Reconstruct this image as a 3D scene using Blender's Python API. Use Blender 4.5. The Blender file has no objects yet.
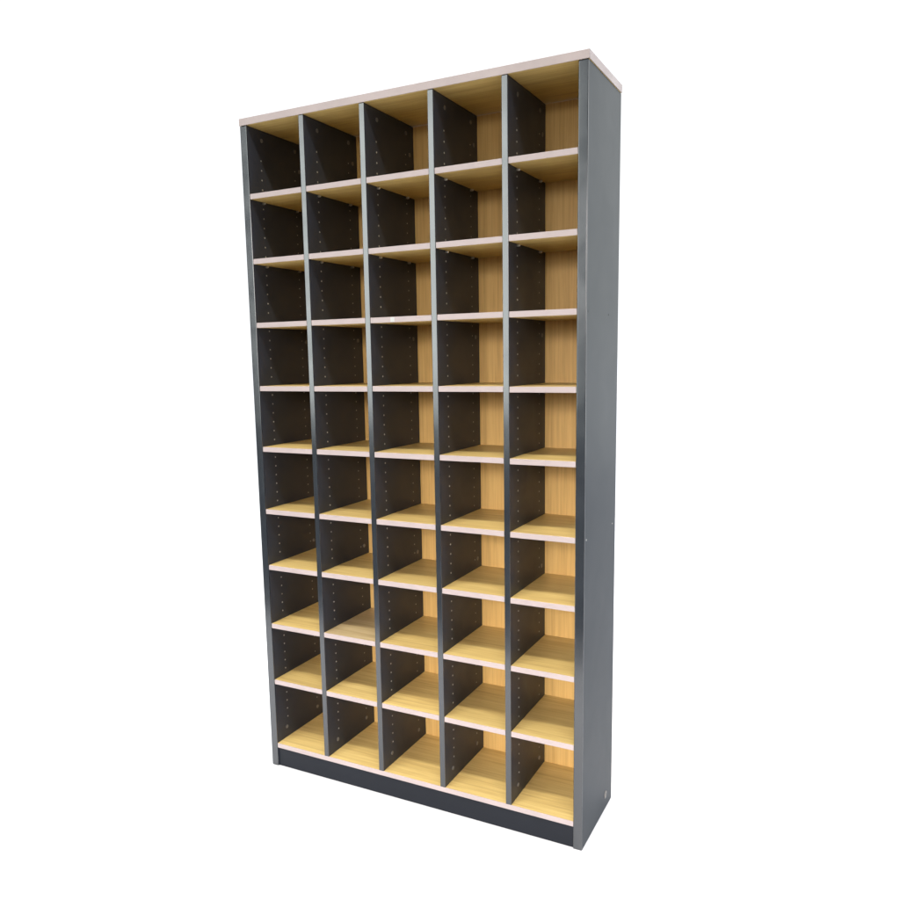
import bpy, bmesh, math, random
from mathutils import Vector, Matrix
random.seed(7)
S = bpy.context.scene
C = S.collection
R = math.radians

# ---------------------------------------------------------------- camera
cd = bpy.data.cameras.new('camera'); cam = bpy.data.objects.new('camera', cd); C.objects.link(cam)
yaw, pitch, roll = -0.48415, -0.14459, -0.017877
fw = Vector((math.sin(yaw)*math.cos(pitch), math.cos(yaw)*math.cos(pitch), math.sin(pitch)))
r0 = Vector((math.cos(yaw), -math.sin(yaw), 0)); u0 = r0.cross(fw)
rr = r0*math.cos(roll) + u0*math.sin(roll); uu = -r0*math.sin(roll) + u0*math.cos(roll)
M = Matrix((rr, uu, -fw)).transposed().to_4x4()
M.translation = Vector((1.70327, -1.96581, 1.37206))
cam.matrix_world = M
cd.sensor_width = 36; cd.lens = 787.478/900*36
cd.shift_x = (450-440.42)/900; cd.shift_y = (471.52-450)/900
cd.clip_start = 0.05; cd.clip_end = 500
S.camera = cam
S.render.resolution_x = S.render.resolution_y = 1024

# ---------------------------------------------------------------- world: white studio behind, dimmer room in front
w = bpy.data.worlds.new('World'); S.world = w; w.use_nodes = True
nt = w.node_tree; N = nt.nodes; L = nt.links
bg = N['Background']
tc = N.new('ShaderNodeTexCoord'); sx = N.new('ShaderNodeSeparateXYZ'); L.new(tc.outputs['Generated'], sx.inputs[0])
mr = N.new('ShaderNodeMapRange'); mr.interpolation_type = 'SMOOTHSTEP'
mr.inputs['From Min'].default_value = -0.35; mr.inputs['From Max'].default_value = 0.1
L.new(sx.outputs['Y'], mr.inputs['Value'])
mx = N.new('ShaderNodeMix'); mx.data_type = 'RGBA'
mx.inputs['A'].default_value = (0.21, 0.215, 0.25, 1); mx.inputs['B'].default_value = (1.10, 1.12, 1.14, 1)
L.new(mr.outputs[0], mx.inputs['Factor'])
# brighter towards the zenith
mz = N.new('ShaderNodeMapRange'); mz.interpolation_type = 'SMOOTHSTEP'
mz.inputs['From Min'].default_value = 0.55; mz.inputs['From Max'].default_value = 0.95
mz.inputs['To Min'].default_value = 1.0; mz.inputs['To Max'].default_value = 4.0
L.new(sx.outputs['Z'], mz.inputs['Value'])
mm = N.new('ShaderNodeVectorMath'); mm.operation = 'SCALE'
L.new(mx.outputs['Result'], mm.inputs[0]); L.new(mz.outputs[0], mm.inputs['Scale'])
L.new(mm.outputs[0], bg.inputs['Color'])
bg.inputs['Strength'].default_value = 1.0

def area(name, loc, target, sx_, sy_, power, col, spread=180):
    l = bpy.data.lights.new(name, 'AREA'); l.shape = 'RECTANGLE'; l.size = sx_; l.size_y = sy_
    l.energy = power; l.color = col; l.spread = R(spread)
    o = bpy.data.objects.new(name, l); C.objects.link(o); o.location = loc
    d = (Vector(target)-Vector(loc)); o.rotation_euler = d.to_track_quat('-Z', 'Y').to_euler()
    return o
# ceiling strip that draws the crisp light band along the front of each shelf
area('ceiling_strip', (0.9, -2.9, 6.2), (0.6, 0, 0.6), 6.0, 0.16, 350, (1.0, 0.97, 0.86))
# tall bright window front left: sheen down the front edges
area('window_light', (-2.35, -5.0, 2.5), (-2.35, 0, 2.5), 3.3, 3.4, 165, (0.94, 1.0, 0.97))

# fill added behind the camera, aimed low to brighten the compartment backs
area('front_fill', (1.25, -5.0, 1.9), (0.9, 0, 0.05), 2.5, 1.6, 26, (1.0, 0.93, 0.90), 46)
# unseen panel light, added and sized to lay sheen on the upper outer side
area('side_sheen_light', (3.3, 6.4, 2.35), (1.3, 0, 1.9), 2.4, 4.4, 46, (0.97, 1.0, 0.95))

S.view_settings.view_transform = 'Standard'; S.view_settings.look = 'None'
S.view_settings.exposure = 0.0; S.view_settings.gamma = 1.0

def newmat(name):
    m = bpy.data.materials.new(name); m.use_nodes = True
    return m, m.node_tree.nodes, m.node_tree.links, m.node_tree.nodes['Principled BSDF']

def wood(name, grain, dark, mid, light, rough=0.42):
    m, N, L, P = newmat(name)
    tc = N.new('ShaderNodeTexCoord'); oi = N.new('ShaderNodeObjectInfo')
    off = N.new('ShaderNodeVectorMath'); off.operation = 'MULTIPLY_ADD'
    cmb = N.new('ShaderNodeCombineXYZ')
    for i in range(3): L.new(oi.outputs['Random'], cmb.inputs[i])
    L.new(cmb.outputs[0], off.inputs[0]); off.inputs[1].default_value = (7.3, 5.1, 9.7)
    L.new(tc.outputs['Object'], off.inputs[2])
    mp = N.new('ShaderNodeMapping'); L.new(off.outputs[0], mp.inputs['Vector'])
    sc = {'x': (5, 130, 130), 'z': (260, 60, 6)}[grain]
    mp.inputs['Scale'].default_value = sc
    n1 = N.new('ShaderNodeTexNoise'); n1.inputs['Scale'].default_value = 1.0; n1.inputs['Detail'].default_value = 5
    n1.inputs['Roughness'].default_value = 0.62; n1.inputs['Distortion'].default_value = 0.3
    L.new(mp.outputs[0], n1.inputs['Vector'])
    mp2 = N.new('ShaderNodeMapping'); L.new(off.outputs[0], mp2.inputs['Vector'])
    mp2.inputs['Scale'].default_value = tuple(a*0.22 for a in sc)
    n2 = N.new('ShaderNodeTexNoise'); n2.inputs['Scale'].default_value = 1.0; n2.inputs['Detail'].default_value = 3
    n2.inputs['Distortion'].default_value = 0.8
    L.new(mp2.outputs[0], n2.inputs['Vector'])
    ad = N.new('ShaderNodeMath'); ad.operation = 'MULTIPLY_ADD'
    L.new(n1.outputs['Fac'], ad.inputs[0]); ad.inputs[1].default_value = 0.6
    m2 = N.new('ShaderNodeMath'); m2.operation = 'MULTIPLY'; m2.inputs[1].default_value = 0.4
    L.new(n2.outputs['Fac'], m2.inputs[0]); L.new(m2.outputs[0], ad.inputs[2])
    cr = N.new('ShaderNodeValToRGB'); e = cr.color_ramp.elements
    e[0].position = 0.37; e[0].color = (*dark, 1); e[1].position = 0.63; e[1].color = (*light, 1)
    k = e.new(0.5); k.color = (*mid, 1)
    L.new(ad.outputs[0], cr.inputs[0])
    hv = N.new('ShaderNodeHueSaturation'); L.new(cr.outputs[0], hv.inputs['Color'])
    vr = N.new('ShaderNodeMapRange'); vr.inputs['To Min'].default_value = 0.90; vr.inputs['To Max'].default_value = 1.09
    L.new(oi.outputs['Random'], vr.inputs['Value']); L.new(vr.outputs[0], hv.inputs['Value'])
    L.new(hv.outputs[0], P.inputs['Base Color'])
    P.inputs['Roughness'].default_value = rough; P.inputs['Specular IOR Level'].default_value = 0.35
    b = N.new('ShaderNodeBump'); b.inputs['Strength'].default_value = 0.08; b.inputs['Distance'].default_value = 0.001
    L.new(n1.outputs['Fac'], b.inputs['Height']); L.new(b.outputs[0], P.inputs['Normal'])
    return m

def laminate(name, col, rough, spec, var=0.12, bump=0.05, smudge=0.06):
    m, N, L, P = newmat(name)
    tc = N.new('ShaderNodeTexCoord')
    n = N.new('ShaderNodeTexNoise'); n.inputs['Scale'].default_value = 5; n.inputs['Detail'].default_value = 6
    n.inputs['Roughness'].default_value = 0.65; L.new(tc.outputs['Object'], n.inputs['Vector'])
    mr = N.new('ShaderNodeMapRange'); mr.inputs['From Min'].default_value = 0.3; mr.inputs['From Max'].default_value = 0.7
    mr.inputs['To Min'].default_value = 1-var; mr.inputs['To Max'].default_value = 1+var
    L.new(n.outputs['Fac'], mr.inputs['Value'])
    hv = N.new('ShaderNodeHueSaturation'); hv.inputs['Color'].default_value = (*col, 1)
    L.new(mr.outputs[0], hv.inputs['Value']); L.new(hv.outputs[0], P.inputs['Base Color'])
    m3 = N.new('ShaderNodeMapRange'); m3.inputs['From Min'].default_value = 0.3; m3.inputs['From Max'].default_value = 0.7
    m3.inputs['To Min'].default_value = rough-smudge; m3.inputs['To Max'].default_value = rough+smudge
    n2 = N.new('ShaderNodeTexNoise'); n2.inputs['Scale'].default_value = 9; n2.inputs['Detail'].default_value = 8
    n2.inputs['Distortion'].default_value = 0.6; L.new(tc.outputs['Object'], n2.inputs['Vector'])
    L.new(n2.outputs['Fac'], m3.inputs['Value']); L.new(m3.outputs[0], P.inputs['Roughness'])
    P.inputs['Specular IOR Level'].default_value = spec
    n4 = N.new('ShaderNodeTexNoise'); n4.inputs['Scale'].default_value = 700; n4.inputs['Detail'].default_value = 2
    L.new(tc.outputs['Object'], n4.inputs['Vector'])
    b = N.new('ShaderNodeBump'); b.inputs['Strength'].default_value = bump; b.inputs['Distance'].default_value = 0.0006
    L.new(n4.outputs['Fac'], b.inputs['Height']); L.new(b.outputs[0], P.inputs['Normal'])
    return m

def plain(name, col, rough, metal=0.0, spec=0.5):
    m, N, L, P = newmat(name)
    tc = N.new('ShaderNodeTexCoord')
    n = N.new('ShaderNodeTexNoise'); n.inputs['Scale'].default_value = 60; L.new(tc.outputs['Object'], n.inputs['Vector'])
    mr = N.new('ShaderNodeMapRange'); mr.inputs['To Min'].default_value = 0.9; mr.inputs['To Max'].default_value = 1.1
    L.new(n.outputs['Fac'], mr.inputs['Value'])
    hv = N.new('ShaderNodeHueSaturation'); hv.inputs['Color'].default_value = (*col, 1)
    L.new(mr.outputs[0], hv.inputs['Value']); L.new(hv.outputs[0], P.inputs['Base Color'])
    P.inputs['Roughness'].default_value = rough; P.inputs['Metallic'].default_value = metal
    P.inputs['Specular IOR Level'].default_value = spec
    return m

M_wood  = wood('oak_laminate', 'x', (0.53, 0.365, 0.135), (0.65, 0.47, 0.175), (0.73, 0.55, 0.22))
M_back  = wood('oak_back_laminate', 'z', (0.54, 0.335, 0.11), (0.64, 0.41, 0.14), (0.70, 0.47, 0.17))
M_tan   = wood('tan_laminate', 'x', (0.44, 0.32, 0.16), (0.54, 0.41, 0.22), (0.62, 0.48, 0.28))
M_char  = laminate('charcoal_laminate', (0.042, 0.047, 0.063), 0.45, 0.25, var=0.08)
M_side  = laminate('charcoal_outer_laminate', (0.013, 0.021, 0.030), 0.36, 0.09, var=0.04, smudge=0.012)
M_dedge = laminate('charcoal_edge_band', (0.013, 0.017, 0.022), 0.19, 1.0, var=0.18, bump=0.02)
M_dedge.node_tree.nodes['Principled BSDF'].inputs['Coat Weight'].default_value = 0.6
M_dedge.node_tree.nodes['Principled BSDF'].inputs['Coat Roughness'].default_value = 0.16
M_kick  = laminate('charcoal_kick_laminate', (0.008, 0.010, 0.015), 0.45, 0.25)
M_pedge = laminate('pale_edge_band', (0.395, 0.33, 0.322), 0.40, 0.4, var=0.09, bump=0.02)
M_hole  = plain('hole_rim', (0.44, 0.43, 0.41), 0.45)
M_cap   = plain('grey_plastic_cap', (0.16, 0.15, 0.14), 0.45)
M_pin   = plain('nickel_pin', (0.75, 0.72, 0.66), 0.28, 0.9)
M_dark  = plain('drilled_hole', (0.008, 0.008, 0.009), 0.8)
M_label = plain('white_paper', (0.50, 0.51, 0.49), 0.6)

# ---------------------------------------------------------------- mesh helpers
def box(bm, x0, x1, y0, y1, z0, z1, bev=0.0008, seg=2, mi=0):
    t = bmesh.new()
    bmesh.ops.create_cube(t, size=1)
    for v in t.verts:
        v.co = Vector(((x0+x1)/2 + v.co.x*(x1-x0), (y0+y1)/2 + v.co.y*(y1-y0), (z0+z1)/2 + v.co.z*(z1-z0)))
    if bev > 0:
        bmesh.ops.bevel(t, geom=t.edges[:], offset=bev, segments=seg, profile=0.6, affect='EDGES')
    for f in t.faces: f.material_index = mi
    me = bpy.data.meshes.new('tmp'); t.to_mesh(me); t.free(); bm.from_mesh(me); bpy.data.meshes.remove(me)

def disc_x(bm, x, y, z, r, h, mi=0, n=12, inner=None):
    """short button standing off a panel face that looks towards +x (h>0)"""
    prof = [(r, 0), (r, h*0.7), (r*0.82, h)] + ([(r*0.45, h), (r*0.40, h*0.35)] if inner else [])
    rings = []
    for (a, b) in prof:
        rings.append([bm.verts.new((x+b, y+a*math.cos(2*math.pi*k/n), z+a*math.sin(2*math.pi*k/n))) for k in range(n)])
    for p, q in zip(rings, rings[1:]):
        for k in range(n):
            f = bm.faces.new((p[k], p[(k+1) % n], q[(k+1) % n], q[k])); f.material_index = mi
    f = bm.faces.new(rings[-1]); f.material_index = mi

def obj(name, bm, mats, parent=None, loc=(0, 0, 0), label=None):
    bmesh.ops.recalc_face_normals(bm, faces=bm.faces[:])
    me = bpy.data.meshes.new(name); bm.to_mesh(me); bm.free()
    for m in (mats if isinstance(mats, (list, tuple)) else [mats]): me.materials.append(m)
    o = bpy.data.objects.new(name, me); C.objects.link(o); o.location = loc
    if parent: o.parent = parent
    if label: o['label'] = label
    return o
def copy(o, parent, loc):
    c = o.copy(); C.objects.link(c); c.parent = parent; c.location = loc
    return c

# ---------------------------------------------------------------- setting
bm = bmesh.new(); bmesh.ops.create_grid(bm, x_segments=8, y_segments=8, size=1)
for v in bm.verts: v.co = Vector((v.co.x*100, -1.3+(v.co.y-1)*50, 0))
floor = obj('floor', bm, laminate('dark_carpet', (0.06, 0.06, 0.065), 0.9, 0.1, var=0.2, bump=0.1, smudge=0.02), loc=(0, 0, -0.004))
floor['kind'] = 'structure'
bm = bmesh.new(); bmesh.ops.create_grid(bm, x_segments=8, y_segments=8, size=1)
for v in bm.verts: v.co = Vector((v.co.x*100, -1.3+(v.co.y+1)*100, 0))
sweep = obj('white_ground', bm, laminate('white_ground_paper', (0.68, 0.68, 0.70), 0.9, 0.1, var=0.01, bump=0.0, smudge=0.02))
sweep['kind'] = 'structure'

# ---------------------------------------------------------------- the bookcase
H, W, D, TT, ST, DT = 2.1, 1.0943, 0.299, 0.0207, 0.025, 0.0168
DX = [0.2210, 0.4318, 0.6505, 0.8656]
ZS = [1.8776, 1.6829, 1.4877, 1.2903, 1.0959, 0.8922, 0.7043, 0.5051, 0.3082, 0.0812]
SH, YB = 0.0156, 0.2785
EB = 0.0014                       # thickness of the glued edge strips

case = bpy.data.objects.new('bookcase', None); C.objects.link(case)
case['label'] = 'tall charcoal pigeonhole bookcase with fifty open compartments and pale wood shelves'
case['category'] = 'bookcase'

# top board with pale edging on three sides
bm = bmesh.new(); box(bm, -0.0005, W+0.0005, 0.0, D-0.001, H-TT, H, 0.0004)
top = obj('top_board', bm, M_wood, case)
bm = bmesh.new(); box(bm, -0.0024, W+0.0024, -0.0024, -0.0004, H-TT, H, 0.0007); obj('edge_strip', bm, M_pedge, top)
for xa in (-0.0026, W+0.0006):
    bm = bmesh.new(); box(bm, xa, xa+0.0020, -0.0002, D, H-TT, H, 0.0006); obj('edge_strip', bm, M_pedge, top)

ZT = H-TT-0.0012
PITCH = 0.0291
def holes(bm, x, rows=range(1, 11), back=True):
    """two columns of shelf-pin holes: each a tiny lipped ring on the face at x"""
    z = 0.0812 + 0.072
    while z < H-0.10:
        if all(not (zs-SH-0.006 < z < zs+0.006) for zs in ZS):
            disc_x(bm, x, 0.060, z, 0.0024, 0.0006, 1, 10, inner=True)
            if back: disc_x(bm, x, 0.228, z, 0.0019, 0.0004, 1, 10, inner=True)
        z += PITCH

capbm = bmesh.new(); disc_x(capbm, 0, 0, 0, 0.0062, 0.0016, 0, 20, inner=True)
cap_me = bpy.data.meshes.new('screw_cap'); bmesh.ops.recalc_face_normals(capbm, faces=capbm.faces[:]); capbm.to_mesh(cap_me); capbm.free()
cap_me.materials.append(M_cap)
def caps(parent, x, full=True):
    spots = [(0.066, 2.048), (0.232, 2.050), (0.252, 1.990), (0.250, 1.430), (0.2475, 0.735), (0.228, 0.118), (0.053, 0.118)]
    for (y, z) in spots:
        c = bpy.data.objects.new('screw_cap', cap_me); C.objects.link(c); c.parent = parent; c.location = (x, y, z)

# side panels
for k, x0 in enumerate((0.0, W-ST)):
    bm = bmesh.new(); box(bm, x0, x0+ST, EB, D, 0.0, ZT, 0.0006)
    if k == 0:
        holes(bm, x0+ST)
    else:
        # drilled holes and nicks on the outer face
        for (y, z, r) in ((0.0125, 1.48, 0.0022), (0.200, 1.478, 0.0026), (0.150, 0.60, 0.0012)):
            disc_x(bm, W, y, z, r, 0.0003, 2, 10)
        for (y, z, r) in ((0.015, 0.885, 0.0028), (0.2675, 0.88, 0.002)):
            disc_x(bm, W, y, z, r, 0.0003, 1, 10)
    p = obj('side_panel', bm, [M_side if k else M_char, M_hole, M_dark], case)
    bm = bmesh.new(); box(bm, x0, x0+ST, -0.0012, EB, 0.0, ZT, 0.0022, 4); obj('edge_strip', bm, M_dedge, p)
    if k == 0:
        caps(p, ST)
    else:
        c = bpy.data.objects.new('screw_cap', cap_me); C.objects.link(c); c.parent = p
        c.location = (W, 0.2325, 0.045); c.scale = (1, 1.9, 1.9)

# dividers
ZB = ZS[9]
for x0 in DX:
    bm = bmesh.new(); box(bm, x0, x0+DT, EB, YB-0.0005, ZB, ZT, 0.0004); holes(bm, x0+DT)
    p = obj('divider', bm, [M_char, M_hole], case)
    bm = bmesh.new(); box(bm, x0, x0+DT, -0.0010, EB, ZB+0.0002, ZT, 0.0010, 3); obj('edge_strip', bm, M_dedge, p)
    caps(p, x0+DT)

# bottom board, kickboard, back
bm = bmesh.new(); box(bm, ST+0.0002, W-ST-0.0002, EB, YB-0.0005, ZB-SH, ZB, 0.0004)
bot = obj('bottom_board', bm, M_wood, case)
bm = bmesh.new(); box(bm, ST+0.0003, W-ST-0.0003, -0.0004, EB, ZB-SH, ZB-0.0001, 0.0006); obj('edge_strip', bm, M_pedge, bot)
bm = bmesh.new(); box(bm, ST+0.0003, W-ST-0.0003, 0.004, 0.020, 0.0, ZB-SH-0.001, 0.0006)
obj('kickboard', bm, M_kick, case)
bm = bmesh.new(); box(bm, ST+0.0002, W-ST-0.0002, YB, YB+0.008, 0.0, ZT, 0.0003)
obj('back_panel', bm, M_back, case)

# adjustable shelves: 9 rows x 5 columns, each its own board with a pale front strip
XL = [ST] + [x+DT for x in DX]; XR = DX + [W-ST]
cells = [(a+0.0007, b-0.0007) for a, b in zip(XL, XR)]
pinbm = bmesh.new(); disc_x(pinbm, 0, 0, 0, 0.0036, 0.0085, 0, 14)
box(pinbm, 0.0, 0.0072, -0.0026, 0.0026, 0.0, 0.0030, 0.0005)
pin_me = bpy.data.meshes.new('shelf_pin'); bmesh.ops.recalc_face_normals(pinbm, faces=pinbm.faces[:]); pinbm.to_mesh(pin_me); pinbm.free()
pin_me.materials.append(M_pin)
for j, (a, b) in enumerate(cells):
    wdt = b-a
    bm = bmesh.new(); box(bm, 0, wdt, 0.0006, YB-0.0015, -SH, 0, 0.0003); s_me = None
    proto = obj('shelf', bm, M_wood, case)
    bm = bmesh.new(); box(bm, 0, wdt, -0.0008, 0.0006, -SH, 0, 0.0005)
    strip = obj('edge_strip', bm, M_pedge, proto)
    for i in range(9):
        jit = random.uniform(-0.0006, 0.0006)
        loc = (a, random.uniform(0.0, 0.0012), ZS[i]+jit)
        if i == 0:
            sh = proto; sh.location = loc
        else:
            sh = copy(proto, case, loc); copy(strip, sh, (0, 0, 0))
        if i < 2:
            for (px, sgn) in ((-0.0007, 1), (wdt+0.0007, -1)):
                for py in (0.060, 0.228):
                    c = bpy.data.objects.new('shelf_pin', pin_me); C.objects.link(c); c.parent = sh
                    c.location = (px, py, -SH-0.0034); c.scale = (sgn, 1, 1)
        if i == 7 and j == 1:      # one replacement board in a duller tan
            sh.data = sh.data.copy(); sh.data.materials[0] = M_tan
            sh['label'] = 'duller greyish tan replacement shelf board'
        if i == 2 and j == 2:
            bm = bmesh.new(); box(bm, 0.068, 0.081, -0.0014, -0.0009, -SH+0.0015, -0.0015, 0.0001, 1)
            obj('sticker', bm, M_label, sh, label='small white paper sticker on the shelf edge')

S.render.engine = 'CYCLES'
S.cycles.max_bounces = 10; S.cycles.diffuse_bounces = 6
